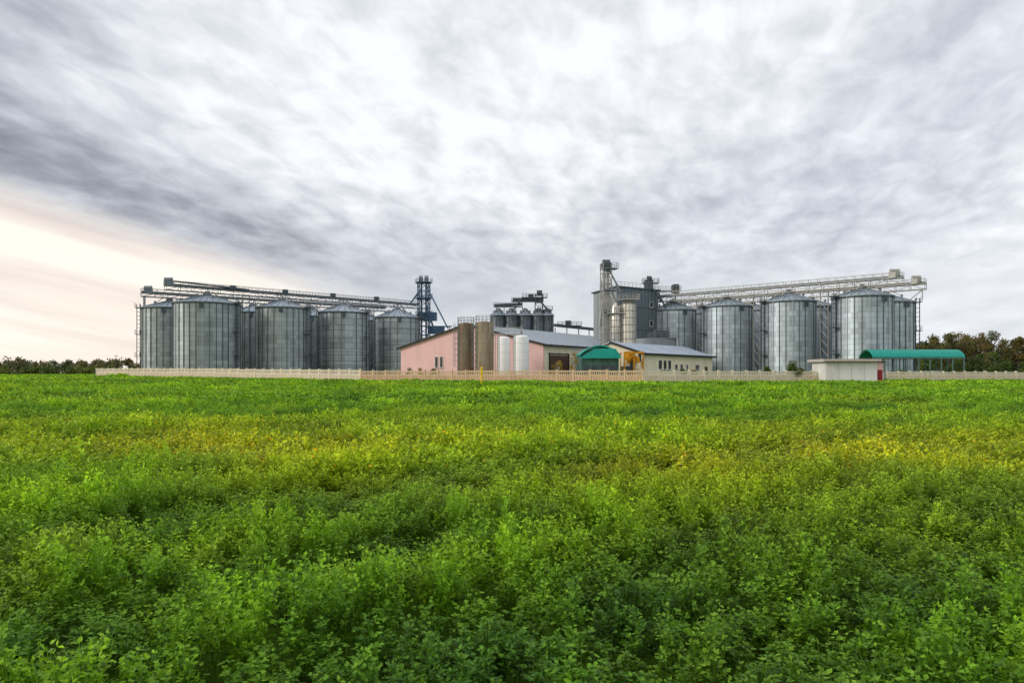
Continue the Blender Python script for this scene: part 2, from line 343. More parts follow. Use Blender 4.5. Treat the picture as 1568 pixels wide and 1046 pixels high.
# ---------------------------------------------------------------- buildings helpers
def quad_frame(A,B):
    d=Vector((B[0]-A[0],B[1]-A[1],0)); L=d.length; d.normalize(); n=Vector((d.y,-d.x,0)); return d,n,L
def window(g,A,B,s0,w,z0,z1,frame=True,glass='glass',mull=1):
    d,n,L=quad_frame(A,B); a=Vector((A[0],A[1],0))
    c=a+d*(s0+w/2)+n*0.02+Vector((0,0,(z0+z1)/2))
    gl=g.part('window_pane',M[glass]); gl.obox(c,d*w/2,n*.03,Vector((0,0,(z1-z0)/2)))
    if frame:
        f=g.part('window_frame',M['frame']); t=.08
        for k in(0,1): f.obox(a+d*(s0+w*k)+n*.05+Vector((0,0,(z0+z1)/2)),d*t/2,n*.06,Vector((0,0,(z1-z0)/2+t/2)))
        for z in(z0,z1): f.obox(a+d*(s0+w/2)+n*.052+Vector((0,0,z)),d*(w/2-t/2-.002),n*.06,Vector((0,0,t/2)))
        for k in range(1,mull+1): f.obox(a+d*(s0+w*k/(mull+1))+n*.05+Vector((0,0,(z0+z1)/2)),d*.03,n*.05,Vector((0,0,(z1-z0)/2-t/2-.002)))
        sl=g.part('sill',M['conc']); sl.obox(a+d*(s0+w/2)+n*.12+Vector((0,0,z0-.1)),d*(w/2+.1),n*.12,Vector((0,0,.04)))

# Pink/cream warehouse
A=Vector((-23.6,145,0)); B=Vector((5.74,125,0)); d,n,L=quad_frame(A,B); back=-n
E=7.1; R=11.3; LEN=60
g=G('grain_warehouse',(A+B)/2)
mid=(A+B)/2
w=g.part('gable_wall',M['pink'])
w.prism([A,B,B+Vector((0,0,E)),mid+Vector((0,0,R)),A+Vector((0,0,E))],back*.4)
w.prism([A+back*(LEN-.4),B+back*(LEN-.4),B+back*(LEN-.4)+Vector((0,0,E)),mid+back*(LEN-.4)+Vector((0,0,R)),A+back*(LEN-.4)+Vector((0,0,E))],back*.4)
sw=g.part('side_wall',M['cream'])
sw.prism([B+back*.4,B+back*(LEN-.4),B+back*(LEN-.4)+Vector((0,0,E)),B+back*.4+Vector((0,0,E))],-d*.3)
sw2=g.part('far_side_wall',M['pink']); sw2.prism([A+back*.4,A+back*(LEN-.4),A+back*(LEN-.4)+Vector((0,0,E)),A+back*.4+Vector((0,0,E))],d*.3)
rf=g.part('roof',M['roofg']); tk=Vector((0,0,.25)); up3=Vector((0,0,.004))
sl=(Vector((0,0,R-E))-d*(L/2)).normalized()
e1=B+Vector((0,0,E))-sl*.8; r1=mid+Vector((0,0,R)); e2=A+Vector((0,0,E))-(Vector((0,0,R-E))+d*(L/2)).normalized()*.8
rf.prism([e1-back*.5+up3,r1-back*.5+up3,r1-back*.5+tk,e1-back*.5+tk],back*(LEN+1))
rf.prism([e2-back*.5+up3,r1-back*.5+up3-d*.01,r1-back*.5+tk-d*.01,e2-back*.5+tk],back*(LEN+1))
sm=g.part('roof_seams',M['steel'])
for k in range(0,31):
    o=back*(k*2.0); sm.beam(e1+o+tk+Vector((0,0,.03)),r1+o+tk+Vector((0,0,.03)),.08,.08)
tr=g.part('eave_trim',M['black']); tr.beam(e1-back*.55+Vector((0,0,.05))+d*.05,e1+back*(LEN+.5)+Vector((0,0,.05))+d*.05,.12,.35)
tr.beam(e1-back*.58+Vector((0,0,.1)),r1-back*.58+Vector((0,0,.1)),.08,.3); tr.beam(e2-back*.58+Vector((0,0,.1)),r1-back*.58+Vector((0,0,.1)),.08,.3)
def s_at(px,A,d):
    k=(px-784)/F; return (k*A.y-A.x)/(d.x-k*d.y)
for p0,p1 in((666.5,671),(674,678.5)):
    s0,s1=s_at(p0,A,d),s_at(p1,A,d); window(g,A,B,s0,s1-s0,3.0,5.2,mull=0)
B2=B+back*LEN; dd=back
s0,s1=s_at(841,B,dd),s_at(870,B,dd)
gt=g.part('gate',M['brown']); gt.obox(B+dd*(s0+s1)/2+d*.03+Vector((0,0,2.6)),dd*(s1-s0)/2,d*.05,Vector((0,0,2.6)))
gf=g.part('gate_frame',M['black'])
for s_ in(s0,s1): gf.obox(B+dd*s_+d*.1+Vector((0,0,2.7)),dd*.15,d*.08,Vector((0,0,2.7)))
gf.obox(B+dd*(s0+s1)/2+d*.102+Vector((0,0,5.5)),dd*((s1-s0)/2+.3),d*.08,Vector((0,0,.1)))
for p0,p1 in((882,890),(902,908)):
    s0,s1=s_at(p0,B,dd),s_at(p1,B,dd)
    window(g,B,B2,s0,s1-s0,3.2,4.8)
g.done()

# right cream office
A=Vector((24.04,125,0)); B=Vector((44,150,0)); d,n,L=quad_frame(A,B); back=-n; E=5.3; R=7.6; W=13
g=G('office_building',(A+B)/2)
w=g.part('front_wall',M['cream']); w.prism([A,B,B+Vector((0,0,E)),A+Vector((0,0,E))],back*.3)
ends=g.part('gable_walls',M['cream'])
for P_,o in((A,d*.3),(B-d*.3,d*.3)):
    q=P_+back*.3; ends.prism([q,q+back*(W-.3),q+back*(W-.3)+Vector((0,0,E)),q+back*(W/2)+Vector((0,0,R-.1)),q+Vector((0,0,E))],o)
bw=g.part('back_wall',M['cream']); bw.prism([A+back*W+d*.3,B+back*W-d*.3,B+back*W-d*.3+Vector((0,0,E)),A+back*W+d*.3+Vector((0,0,E))],back*.3)
rf=g.part('roof',M['roofg'])
ov=.6; e1=A-d*.5-back*ov+Vector((0,0,E-.02)); r1=A-d*.5+back*(W/2+.3)+Vector((0,0,R)); e2=A-d*.5+back*(W+.9)+Vector((0,0,E-.1)); t=Vector((0,0,.22))
rf.prism([e1,r1,r1+t,e1+t],d*(L+1)); rf.prism([e2,r1+back*.004,r1+t+back*.004,e2+t],d*(L+1))
tr=g.part('eave_trim',M['black']); tr.beam(e1-back*.06+Vector((0,0,.08)),e1-back*.06+d*(L+1)+Vector((0,0,.08)),.1,.38); 
tr.beam(e1-d*.05+t*.5,r1-d*.05+t*.5,.1,.35)
for p0,p1 in((1008,1013),(1015.5,1020),(1022.5,1027),(1033,1037),(1041,1045),(1050,1053),(1064,1070)):
    s0,s1=s_at(p0,A,d),s_at(p1,A,d); window(g,A,B,s0,s1-s0,2.6,4.3 if p0<1030 else 3.6,mull=0)
dr=g.part('door',M['brown']); s0=s_at(1081,A,d); dr.obox(A+d*s0+n*.03+Vector((0,0,1.6)),d*.7,n*.05,Vector((0,0,1.6)))
g.done()

# mill tower building
C0=Vector((25.4,165,0)); C1=Vector((37.1,173,0)); d,n,L=quad_frame(C0,C1); back=-n; H=22.6; W=8.3
g=G('mill_building',(C0+C1)/2)
w=g.part('front_cladding',M['mill']); w.prism([C0,C1,C1+Vector((0,0,H)),C0+Vector((0,0,H))],back*.3)
w=g.part('side_cladding',M['millL'])
w.prism([C0+back*.3,C0+back*W,C0+back*W+Vector((0,0,H-.8)),C0+back*.3+Vector((0,0,H))],d*.3)
w.prism([C1-d*.3+back*.3,C1-d*.3+back*W,C1-d*.3+back*W+Vector((0,0,H-.8)),C1-d*.3+back*.3+Vector((0,0,H))],d*.3)
w.prism([C0+back*W,C1+back*W,C1+back*W+Vector((0,0,H-.8)),C0+back*W+Vector((0,0,H-.8))],back*.3)
rf=g.part('roof',M['steeld']); rf.prism([C0-d*.4-back*.4+Vector((0,0,H+.01)),C0-d*.4+back*(W+.7)+Vector((0,0,H-.78)),C0-d*.4+back*(W+.7)+Vector((0,0,H-.45)),C0-d*.4-back*.4+Vector((0,0,H+.35))],d*(L+.8))
cs=g.part('cladding_seams',M['steeld'])
for k in range(1,12): 
    o=C0+d*(L*k/12)+n*.03; cs.beam(o+Vector((0,0,.1)),o+Vector((0,0,H-.1)),.06,.06)
for k in range(1,6):
    o=C0+back*(W*k/6)-d*.03; cs.beam(o+Vector((0,0,.1)),o+Vector((0,0,H-.9)),.06,.06)
for z in(7,12.5,18): cs.obox((C0+C1)/2+n*.04+Vector((0,0,z)),d*L/2,n*.03,Vector((0,0,.1)))
for z in(19,14.3,9.6): window(g,C0,C1,L*.78,1.1,z-.7,z+.7,mull=0)
for z in(20,): window(g,C0,C1,L*.15,1.1,z-.7,z+.7,mull=0)
wA=C0+back*W; 
for z in(15.3,8.5): window(g,wA,C0,W*.4,1.0,z-.7,z+.7,mull=0)
hs=g.part('roof_machinery',M['steeld']); P_=C0+d*L*.85+back*3
D=P_.y; hs.box((WX(993,D),D,WZ(437,D)),(2.0,2,2.4)); hs.tube((WX(990,D),D-.5,WZ(427,D)),(WX(997,D),D-.5,WZ(427,D)),.6,12); 
for dx in(-.9,.9): hs.beam((WX(993,D)+dx,D-.6,H-.5),(WX(993,D)+dx,D-.6,WZ(428,D)),.18)
platform(g,WX(996,D),D,4,2.4,WZ(434,D),'steel')
platform(g,WX(1018,D+4),D+4,8,2.4,WZ(446,D+4),'steelw'); hs.box((WX(1034,D+4),D+4,WZ(443,D+4)),(1.8,1.4,2.2)); hs.tube((WX(1031,D+4),D+3.5,WZ(439,D+4)),(WX(1038,D+4),D+3.5,WZ(439,D+4)),.6,12)
hs.beam((WX(1034,D+4),D+4,WZ(446,D+4)),(WX(1034,D+4),D+4,17),.3)
for a,b_ in(((1008,448),(1022,478)),((998,440),(1012,462))): hs.tube((WX(a[0],D-3),D-3,WZ(a[1],D-3)),(WX(b_[0],D-3),D-3,WZ(b_[1],D-3)),.22,8)
rl=g.part('roof_railing',M['steel'])
for k in range(12):
    o=C0+d*(L*k/11)+Vector((0,0,H+.3)); rl.beam(o,o+Vector((0,0,1.1)),.07)
rl.beam(C0+Vector((0,0,H+1.4)),C1+Vector((0,0,H+1.4)),.07); rl.beam(C0+Vector((0,0,H+.9)),C1+Vector((0,0,H+.9)),.05)
an=g.part('annex',M['millL']); an.box((WX(1000,158),158,WZ(530,158)/2+1),(9,6,WZ(522,158)),.6)
for px in(1005,1015,1023): an.tube((WX(px,160),160,WZ(530,160)),(WX(px-1,160),160,WZ(506+ (px-1005)*.2,160)),.4,10)
g.done()
g=G('conveyor_platform',(WX(1015,158),158,0)); platform(g,WX(1015,158),158,6.5,2.5,WZ(518,158),'steel'); pp=g.part('legs',M['steeld'])
for px in(996,1012,1034): pp.beam((WX(px,158),158,0),(WX(px,158),158,WZ(518,158)),.25)
pp.box((WX(1013,158),158,WZ(512,158)),(3,1.6,1.6)); g.done()

# elevator leg + dryer
D=150; cx=WX(928,D); g=G('elevator_tower',(cx,D,0)); lattice(g,cx,D,1.9,0,WZ(404,D),'steelw',2.0,.2,.13,.2)
lg=g.part('trunk',M['steelw']); 
for dx in(-.35,.35): lg.beam((cx+dx,D,0),(cx+dx,D,WZ(406,D)),.4,.5)
hd=g.part('head',M['steeld'],True); hd.tube((cx-.8,D-.2,WZ(405,D)),(cx+.8,D-.2,WZ(405,D)),1.0,16); hd.box((cx,D-.2,WZ(410,D)),(1.6,1.6,1.4))
for py in(412,445,478): platform(g,cx+.7,D,3.4,2.6,WZ(py,D),'steel',.2)
sp=g.part('spouts',M['steelw']); sp.tube((cx+.6,D,WZ(412,D)),(WX(950,D+4),D+4,WZ(447,D+4)),.2,8); sp.tube((cx-.3,D,WZ(425,D)),(WX(918,D),D,WZ(500,D)),.18,8); sp.tube((cx+1,D,WZ(440,D)),(WX(945,D),D,WZ(466,D)),.2,8)
g.done()
g=G('grain_dryer',(WX(958,148),148,0)); D=148
sv=g.part('columns',M['silver'],True)
def dcyl(px0,px1,py0,py1,cone=True):
    r=(px1-px0)/2/F*D; c=WX((px0+px1)/2,D); z1=WZ(py0,D); z0=WZ(py1,D)
    sv.lathe((c,D,0),[(r*.3,z0-1.2),(r,z0),(r,z1)]+([(r*.35,z1+1.1)] if cone else [(r*.98,z1+.02)]),32); return c,r,z0,z1
R1=dcyl(951,973,466,530); R2=dcyl(935,951,472,530)
bd=g.part('bands',M['steeld'],True)
for c,r,z0,z1 in(R1,R2):
    n_=6
    for k in range(n_+1):
        z=z0+(z1-z0)*k/n_; bd.lathe((c,D,z),[(r+.02,-.06),(r+.12,0),(r+.02,.06)],32)
vr=g.part('vertical_ribs',M['steelw'])
for c,r,z0,z1 in(R1,R2):
    for k in range(12): a=k*math.pi/6; vr.beam((c+(r+.1)*math.cos(a),D+(r+.1)*math.sin(a),z0),(c+(r+.1)*math.cos(a),D+(r+.1)*math.sin(a),z1),.12)
dl=g.part('support_legs',M['steeld'])
for c,r,z0,z1 in(R1,R2):
    for k in range(4): a=math.pi/4+k*math.pi/2; dl.beam((c+r*.8*math.cos(a),D+r*.8*math.sin(a),0),(c+r*.8*math.cos(a),D+r*.8*math.sin(a),z0+.1),.25)
platform(g,R1[0],D,4.2,3.8,R1[3]+.9,'steelw'); platform(g,R2[0]-.2,D,3.4,3.2,R2[3]-1.2,'steelw')
g.done()
# orange loading frame
Y=124; x0,x1=WX(956,Y),WX(985,Y); g=G('truck_loading_frame',((x0+x1)/2,Y+2,0)); og=g.part('orange_frame',M['orange'])
for x in(x0,(x0+x1)/2,x1):
    for y in(Y,Y+4): og.beam((x,y,0),(x,y,WZ(539,Y)),.26)
og.beam((x0,Y-.01,WZ(540,Y)),(x1,Y-.01,WZ(540,Y)),.4,.4); og.beam((x0,Y+4,WZ(540,Y)),(x1,Y+4,WZ(540,Y)),.4,.4)
og.beam((x0,Y,WZ(560,Y)),((x0+x1)/2,Y,WZ(542,Y)),.18); og.beam(((x0+x1)/2,Y,WZ(542,Y)),(x1,Y,WZ(560,Y)),.18)
og.lathe((WX(963,Y+2),Y+2,0),[(.3,WZ(556,Y)),(.7,WZ(549,Y)),(.7,WZ(541,Y))],24)
og.box((WX(976,Y),Y+.5,WZ(551,Y)),(.8,1,1.1))
dk=g.part('machinery',M['steeld']); dk.box((WX(962,Y),Y+2.4,1.6),(1.6,2,3.0)); dk.box((WX(977,Y),Y+3,WZ(550,Y)-.6),(2.0,1.5,3.6)); dk.box((WX(983,Y),Y+2,WZ(547,Y)),(.8,1.5,1.6))
g.done()

# green vaulted shed
D=118; x0,x1=WX(888,D),WX(949,D); g=G('vaulted_shed',((x0+x1)/2,D+4,0)); zt=WZ(531,D); zl=WZ(545,D)
prof=[];n_=16
for i in range(n_+1):
    t=i/n_; prof.append((x0+(x1-x0)*t, zl+(zt-zl)*math.sin(math.pi*t)**.8))
w=g.part('end_wall',M['tealw']); w.prism([Vector((x0+.2,D,0)),Vector((x1-.2,D,0))]+[Vector((x*.96+(x0+x1)/2*.04,D,z-.1)) for x,z in reversed(prof)],(0,7,0))
rf=g.part('roof',M['teal'],True)
for i in range(n_):
    (xa,za),(xb,zb)=prof[i],prof[i+1]
    rf.prism([Vector((xa,D-.6,za)),Vector((xb,D-.6,zb)),Vector((xb,D-.6,zb+.25)),Vector((xa,D-.6,za+.25))],(0,8.4,0))
sk=g.part('front_awning',M['teal']); sk.prism([Vector((x0-.2,D-1.0,zl-.45)),Vector((x1+.2,D-1.0,zl-.45)),Vector((x1-.8,D-.65,zt-.35)),Vector((x0+2.4,D-.65,zt-.35))],(0,.04,.0))
gd=g.part('door',M['steeld']); gd.box((WX(905,D),D-.05,1.6),(2.2,.1,3.2)); gd.box((WX(933,D),D-.05,1.6),(2.6,.1,3.2))
fr=g.part('posts',M['tealw'])
for k in range(5): fr.beam((x0+.3+(x1-x0-.6)*k/4,D-.15,0),(x0+.3+(x1-x0-.6)*k/4,D-.15,zl),.18)
g.done()

# tanks
def tank(name,px0,px1,pyt,D,m,dome,rail=False):
    r=(px1-px0)/2/F*D; c=WX((px0+px1)/2,D); z=WZ(pyt,D); g=G(name,(c,D,0))
    t=g.part('shell',m,True)
    if dome: t.lathe((c,D,0),[(r,0.4),(r,z-r*.45),(r*.92,z-r*.25),(r*.65,z-r*.08),(.1,z)],40)
    else: t.lathe((c,D,0),[(r,0),(r,z),(.2,z+.25)],40)
    bb=g.part('bands',m,True)
    for k in range(1,6): bb.lathe((c,D,z*k/6),[(r+.005,-.05),(r+.04,0),(r+.005,.05)],40)
    la=g.part('ladder',M['steel']); ladder(la,c-r*.9,D-r*.55,0.5,z,-.85,-.5,not dome)
    if rail:
        for i in range(14):
            a=2*math.pi*i/14; a2=2*math.pi*(i+1)/14
            la.beam((c+r*math.cos(a),D+r*math.sin(a),z),(c+r*math.cos(a),D+r*math.sin(a),z+1.1),.06)
            for h in(.55,1.1): la.beam((c+r*math.cos(a),D+r*math.sin(a),z+h),(c+r*math.cos(a2),D+r*math.sin(a2),z+h),.06)
    else:
        la.tube((c,D,z-.1),(c,D,z+.6),.15,8)
        ft=g.part('feet',M['conc']); ft.lathe((c,D,0),[(r*.8,0),(r*.8,.42)],24)
    g.done()
tank('steel_tank',701,726,496,121,M['rust'],False,True)
tank('steel_tank',728,756,494,119,M['rust2'],False,True)
tank('white_tank',762,781,515,116,M['whitet'],True)
tank('white_tank',786,810,513,114,M['whitet'],True)
g=G('tank_walkway',(WX(775,118),118,0)); platform(g,WX(778,118),118.3,5,1,WZ(512,118),'steelw'); l_=g.part('legs',M['steelw'])
for px in(758,796): l_.beam((WX(px,118),118.8,0),(WX(px,118),118.8,WZ(512,118)),.12)
g.done()

# right teal canopy
D=126; x0,x1=WX(1336,D),WX(1478,D); g=G('fuel_canopy',((x0+x1)/2,D,0)); zt=WZ(535.5,D); zl=WZ(547,D)
rf=g.part('roof',M['teal'],True); pr=[]
for i in range(13):
    t=i/12; pr.append((D+5*t, zl+(zt-zl)*math.sin(math.pi*t)**.75))
for i in range(12):
    (ya,za),(yb,zb)=pr[i],pr[i+1]; rf.prism([Vector((x0,ya,za)),Vector((x0,yb,zb)),Vector((x0,yb,zb+.1)),Vector((x0,ya,za+.1))],(x1-x0,0,0))
rb=g.part('arch_ribs',M['tealw'])
n_=9
for k in range(n_):
    x=x0+.2+(x1-x0-.4)*k/(n_-1)
    for i in range(12): rb.beam((x,pr[i][0],pr[i][1]-.08),(x,pr[i+1][0],pr[i+1][1]-.08),.1)
    for y in(D+.05,D+4.95): rb.beam((x,y,0),(x,y,zl),.16)
for y in(D+.05,D+4.95): rb.beam((x0,y,zl-.15),(x1,y,zl-.15),.12,.25)
fp=g.part('pumps_and_tank',M['white']); fp.tube((x0+9,D+2.5,1.4),(x0+14,D+2.5,1.4),.9,20); fp.box((x0+3,D+2.5,1),(1,.8,2))
g.done()

# white gate hut
D=111; x0,x1=WX(1264,D),WX(1343,D); zt=WZ(554,D); g=G('gatehouse',((x0+x1)/2,D,0))
w=g.part('walls',M['white']); w.box(((x0+x1)/2,D+2.5,zt/2),(x1-x0,5,zt),.0)
rf=g.part('roof_slab',mat('roof_slab_concrete',(0.55,0.50,0.46),.8)); rf.box(((x0+x1)/2-.1,D+2.4,zt+.22),(x1-x0+1.0,6.2,.42))
fc=g.part('fascia',M['brown']); fc.box(((x0+x1)/2-.1,D-.75,zt+.02),(x1-x0+.9,.06,.12))
x2=WX(1354,D); w2=g.part('porch_wall',M['pink']); w2.box(((x1+x2)/2+.0,D+1.6,zt/2-.1),(x2-x1,2.6,zt-.2)); w2r=g.part('porch_roof',M['brown']); w2r.box(((x1+x2)/2+.2,D+1.6,zt),(x2-x1+.3,3,.16))
dr=g.part('door',M['reddoor']); dr.box(((x1+x2)/2,D+.27,1.2),(.8,.06,2.4))
sm=g.part('panel_joints',M['conc'])
for k in range(1,4): sm.beam((x0+(x1-x0)*k/4,D-.01,.2),(x0+(x1-x0)*k/4,D-.01,zt-.02),.05,.03)
g.done()

# ---------------------------------------------------------------- fence
def fence(name,P0,P1,m,mr,H=2.3):
    P0=Vector(P0);P1=Vector(P1); g=G(name,(P0+P1)/2*1.0); d=(P1-P0); L=d.length; d.normalize(); n=int(L/2.6); s_=Vector((d.y,-d.x,0)); up=Vector((0,0,1))
    po=g.part('posts',m); pn=g.part('panels',mr); ra=g.part('rails',m); ba=g.part('balusters',m)
    for i in range(n+1):
        p=P0+d*(L*i/n); z=gh(p.x,p.y); po.obox(p+up*(z+H/2),d*.13,s_*.13,up*(H/2+.08)); po.obox(p+up*(z+H+.12),d*.17,s_*.17,up*.05)
        if i==n: break
        l=L/n; c=p+d*l/2; z=gh(c.x,c.y); hw=l/2-.135; jz=random.uniform(-.05,.05); z+=jz
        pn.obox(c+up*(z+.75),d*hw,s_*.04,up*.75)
        ra.obox(c+up*(z+.16)+s_*.01,d*hw,s_*.08,up*.14); ra.obox(c+up*(z+1.5),d*hw,s_*.08,up*.09); ra.obox(c+up*(z+H-.1),d*hw,s_*.08,up*.1)
        for k in range(-2,3): ra.obox(c+d*(k*hw/2.6)+up*(z+.85)+s_*.06,d*.07,s_*.03,up*.5)
        for k in range(-3,4): ba.obox(c+d*(k*hw/3.6)+up*(z+(1.59+H-.2)/2),d*.07,s_*.05,up*((H-.2-1.59)/2))
    g.done()
def PT(px,D): return (WX(px,D),D,0)
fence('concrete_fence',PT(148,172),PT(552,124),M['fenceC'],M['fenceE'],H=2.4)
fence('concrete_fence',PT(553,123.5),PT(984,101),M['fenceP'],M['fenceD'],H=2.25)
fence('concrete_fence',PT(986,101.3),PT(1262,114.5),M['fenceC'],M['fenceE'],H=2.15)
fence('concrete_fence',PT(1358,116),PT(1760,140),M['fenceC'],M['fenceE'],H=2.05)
fence('concrete_fence',PT(148,172.4),PT(190,215),M['fenceC'],M['fenceE'])

# yellow marker
D=80; g=G('gas_marker_post',(WX(737.5,D),D,0)); x=WX(737.5,D); b=g.part('post',M['yellow'],True); b.tube((x,D,0),(x,D,2.45),.11,12); b.tube((x,D,2.45),(x,D,2.6),.17,12,.05)
s_=g.part('plate',M['yellow']); s_.box((x,D-.12,1.9),(.34,.04,.26)); g.done()
for px,D,h in((178,420,13),(186,470,13),(20,520,12)):
    x=WX(px,D); g=G('utility_pole',(x,D,0)); b=g.part('pole',M['wood'],True); b.tube((x,D,0),(x,D,h),.22,8,.14); c=g.part('crossarm',M['wood']); c.beam((x-1.2,D,h-.7),(x+1.2,D,h-.7),.18)
    for dx in(-1,0,1): c.tube((x+dx,D,h-.6),(x+dx,D,h-.25),.08,6)
    g.done()

# ---------------------------------------------------------------- foliage helpers
def leaf_mat(name,cols,trans=0.0,attr=False):
    m=bpy.data.materials.new(name); m.use_nodes=True; nt=m.node_tree; nt.nodes.clear(); L=nt.links.new
    out=nt.nodes.new('ShaderNodeOutputMaterial'); b=nt.nodes.new('ShaderNodeBsdfPrincipled')
    b.inputs['Roughness'].default_value=.5; b.inputs['Specular IOR Level'].default_value=.3
    at=nt.nodes.new('ShaderNodeAttribute'); at.attribute_name='lv'
    r=nt.nodes.new('ShaderNodeValToRGB'); r.color_ramp.elements.remove(r.color_ramp.elements[1])
    for i,(p,c) in enumerate(cols):
        e=r.color_ramp.elements[0] if i==0 else r.color_ramp.elements.new(p); e.position=p; e.color=(*c,1)
    L(at.outputs['Fac'],r.inputs[0]); col=r.outputs[0]
    if attr:
        ti=nt.nodes.new('ShaderNodeAttribute'); ti.attribute_type='INSTANCER'; ti.attribute_name='tint'
        mm=nt.nodes.new('ShaderNodeMixRGB'); mm.blend_type='MULTIPLY'; mm.inputs[0].default_value=1; L(ti.outputs['Color'],mm.inputs[1]); L(col,mm.inputs[2]); col=mm.outputs[0]
    L(col,b.inputs['Base Color'])
    if trans>0:
        tr=nt.nodes.new('ShaderNodeBsdfTranslucent'); mx=nt.nodes.new('ShaderNodeMixShader'); mx.inputs[0].default_value=trans
        hs=nt.nodes.new('ShaderNodeHueSaturation'); hs.inputs['Hue'].default_value=.485; hs.inputs['Value'].default_value=1.25; L(col,hs.inputs['Color']); L(hs.outputs[0],tr.inputs['Color'])
        L(b.outputs[0],mx.inputs[1]); L(tr.outputs[0],mx.inputs[2]); L(mx.outputs[0],out.inputs[0])
    else: L(b.outputs[0],out.inputs[0])
    return m
def leaves_mesh(name,pos,dirs,nrm,ln,wd,lv,extra=None,material=None):
    N=len(pos); d=dirs/np.linalg.norm(dirs,axis=1,keepdims=True); s=np.cross(d,nrm); s/=np.linalg.norm(s,axis=1,keepdims=True)+1e-9; u=np.cross(s,d)
    ln=ln[:,None]; wd=wd[:,None]
    a=pos; c=pos+d*ln; b=pos+d*ln*.55+s*wd*.5+u*wd*.15; e=pos+d*ln*.55-s*wd*.5+u*wd*.15
    V=np.stack([a,b,c,e],1).reshape(-1,3)
    F_=np.array([[0,1,2],[0,2,3]]); faces=(np.arange(N)[:,None,None]*4+F_[None]).reshape(-1,3)
    LV=np.repeat(lv,4)
    if extra is not None:
        ev,ef=extra; off=len(V); V=np.vstack([V,np.array(ev)]); faces=list(map(tuple,faces.tolist()))+[tuple(i+off for i in f) for f in ef]; LV=np.concatenate([LV,np.full(len(ev),.3)])
    else: faces=faces.tolist()
    me=bpy.data.meshes.new(name); me.from_pydata(V.tolist(),[],faces)
    at=me.attributes.new('lv','FLOAT','POINT'); at.data.foreach_set('value',LV.astype(np.float32)); me.materials.append(material); me.update(); return me
def rdir(n):
    v=rng.normal(size=(n,3)); return v/np.linalg.norm(v,axis=1,keepdims=True)

# ---------------------------------------------------------------- trees
LM_aut=leaf_mat('autumn_leaves',[(0,(0.05,0.07,0.014)),(.4,(0.10,0.11,0.022)),(.75,(0.17,0.13,0.027)),(1,(0.25,0.14,0.03))])
LM_far=leaf_mat('hazed_foliage',[(0,(0.10,0.12,0.05)),(.5,(0.17,0.16,0.06)),(1,(0.27,0.20,0.08))])  # far trees: distance haze is put into these paler leaf colours
LM_grn=leaf_mat('green_leaves',[(0,(0.03,0.06,0.01)),(.6,(0.08,0.13,0.02)),(1,(0.18,0.20,0.03))])
LM_gld=leaf_mat('golden_leaves',[(0,(0.12,0.13,0.02)),(.5,(0.35,0.26,0.04)),(1,(0.50,0.28,0.05))])
def tree_arrays(x,y,z,h,w,nl,size,low=.25,tone=0.5):
    nb=random.randint(7,12); P=[];LV=[]
    for k in range(nb):
        t=random.random(); cz=z+h*(low+(1-low)*(.15+.75*t)); rad=w/2*math.sin(math.pi*(.2+.7*t))*.7
        a=random.uniform(0,6.28); rr=rad*random.uniform(.2,1); c=np.array([x+rr*math.cos(a),y+rr*math.sin(a),cz]); cr=w*random.uniform(.15,.26)
        m=nl//nb; q=rdir(m)*(rng.random((m,1))**.45)*cr*np.array([1,1,.8]); P.append(c+q)
        tn=np.clip(tone+random.uniform(-.2,.2)+rng.normal(0,.12,m)+q[:,2]/cr*.12,0,1); LV.append(tn)
    return np.vstack(P),np.concatenate(LV)
def limbs(b,x,y,z,h,w):
    tr=h*.03+.03; b.tube((x,y,z-.2),(x+random.uniform(-.2,.2),y,z+h*.8),tr,7,tr*.25)
    for k in range(7):
        t=random.uniform(.2,.7); a=random.uniform(0,6.28); b.tube((x,y,z+h*t),(x+w*.38*math.cos(a),y+w*.38*math.sin(a),z+h*(t+.2)),tr*.45,5,tr*.1)
def make_trees(name,lst,nl,size,m,barkm='bark',low=.25):
    P=[];LV=[]; g=G(name,(lst[0][0],lst[0][1],0)); lb=g.part('trunks_and_limbs',M[barkm],True)
    for (x,y,h,w,tone) in lst:
        z=gh(x,y); p,l=tree_arrays(x,y,z,h,w,nl,size,low,tone); P.append(p);LV.append(l); limbs(lb,x,y,z,h,w)
    P=np.vstack(P);LV=np.concatenate(LV); N=len(P); e=g.done()
    me=leaves_mesh('foliage',P-np.array(g.loc),rdir(N),rdir(N),size*(.6+.8*rng.random(N)),size*.7*(.6+.8*rng.random(N)),LV,None,m)
    o=bpy.data.objects.new('foliage',me); bpy.context.scene.collection.objects.link(o); o.parent=e
lst=[]
for k in range(105):
    px=random.uniform(1402,1800); D=random.uniform(215,260); top=random.choice([506,511,515,519,524])+random.uniform(-3,4)
    if px<1425: top=max(top,521)
    h=WZ(top,D); lst.append((WX(px,D),D,h,random.uniform(5.5,9),random.uniform(.05,.8)))
make_trees('tree_belt',lst,1200,.5,LM_aut,low=.1)
lst=[]
for k in range(55):
    px=random.uniform(1395,1780); D=random.uniform(195,212); h=random.uniform(4.5,8.5); lst.append((WX(px,D),D,h,random.uniform(4,6),random.uniform(.2,.7)))
make_trees('shrub_belt',lst,1000,.4,LM_grn,low=.0)
lst=[]
for k in range(220):
    px=random.uniform(-330,640); D=random.uniform(560,760); top=random.choice([550,552,555,558])+random.uniform(-2,3)
    lst.append((WX(px,D),D,WZ(top,D),random.uniform(12,20),random.uniform(.1,.7)))
make_trees('distant_tree_line',lst,360,2.0,LM_far,low=.0)
lst=[]
for k in range(90):
    px=random.uniform(-330,330); D=random.uniform(430,520); lst.append((WX(px,D),D,random.uniform(3,6),random.uniform(7,12),random.uniform(.55,1.0)))
make_trees('distant_hedgerow',lst,360,1.2,LM_grn,low=.0)
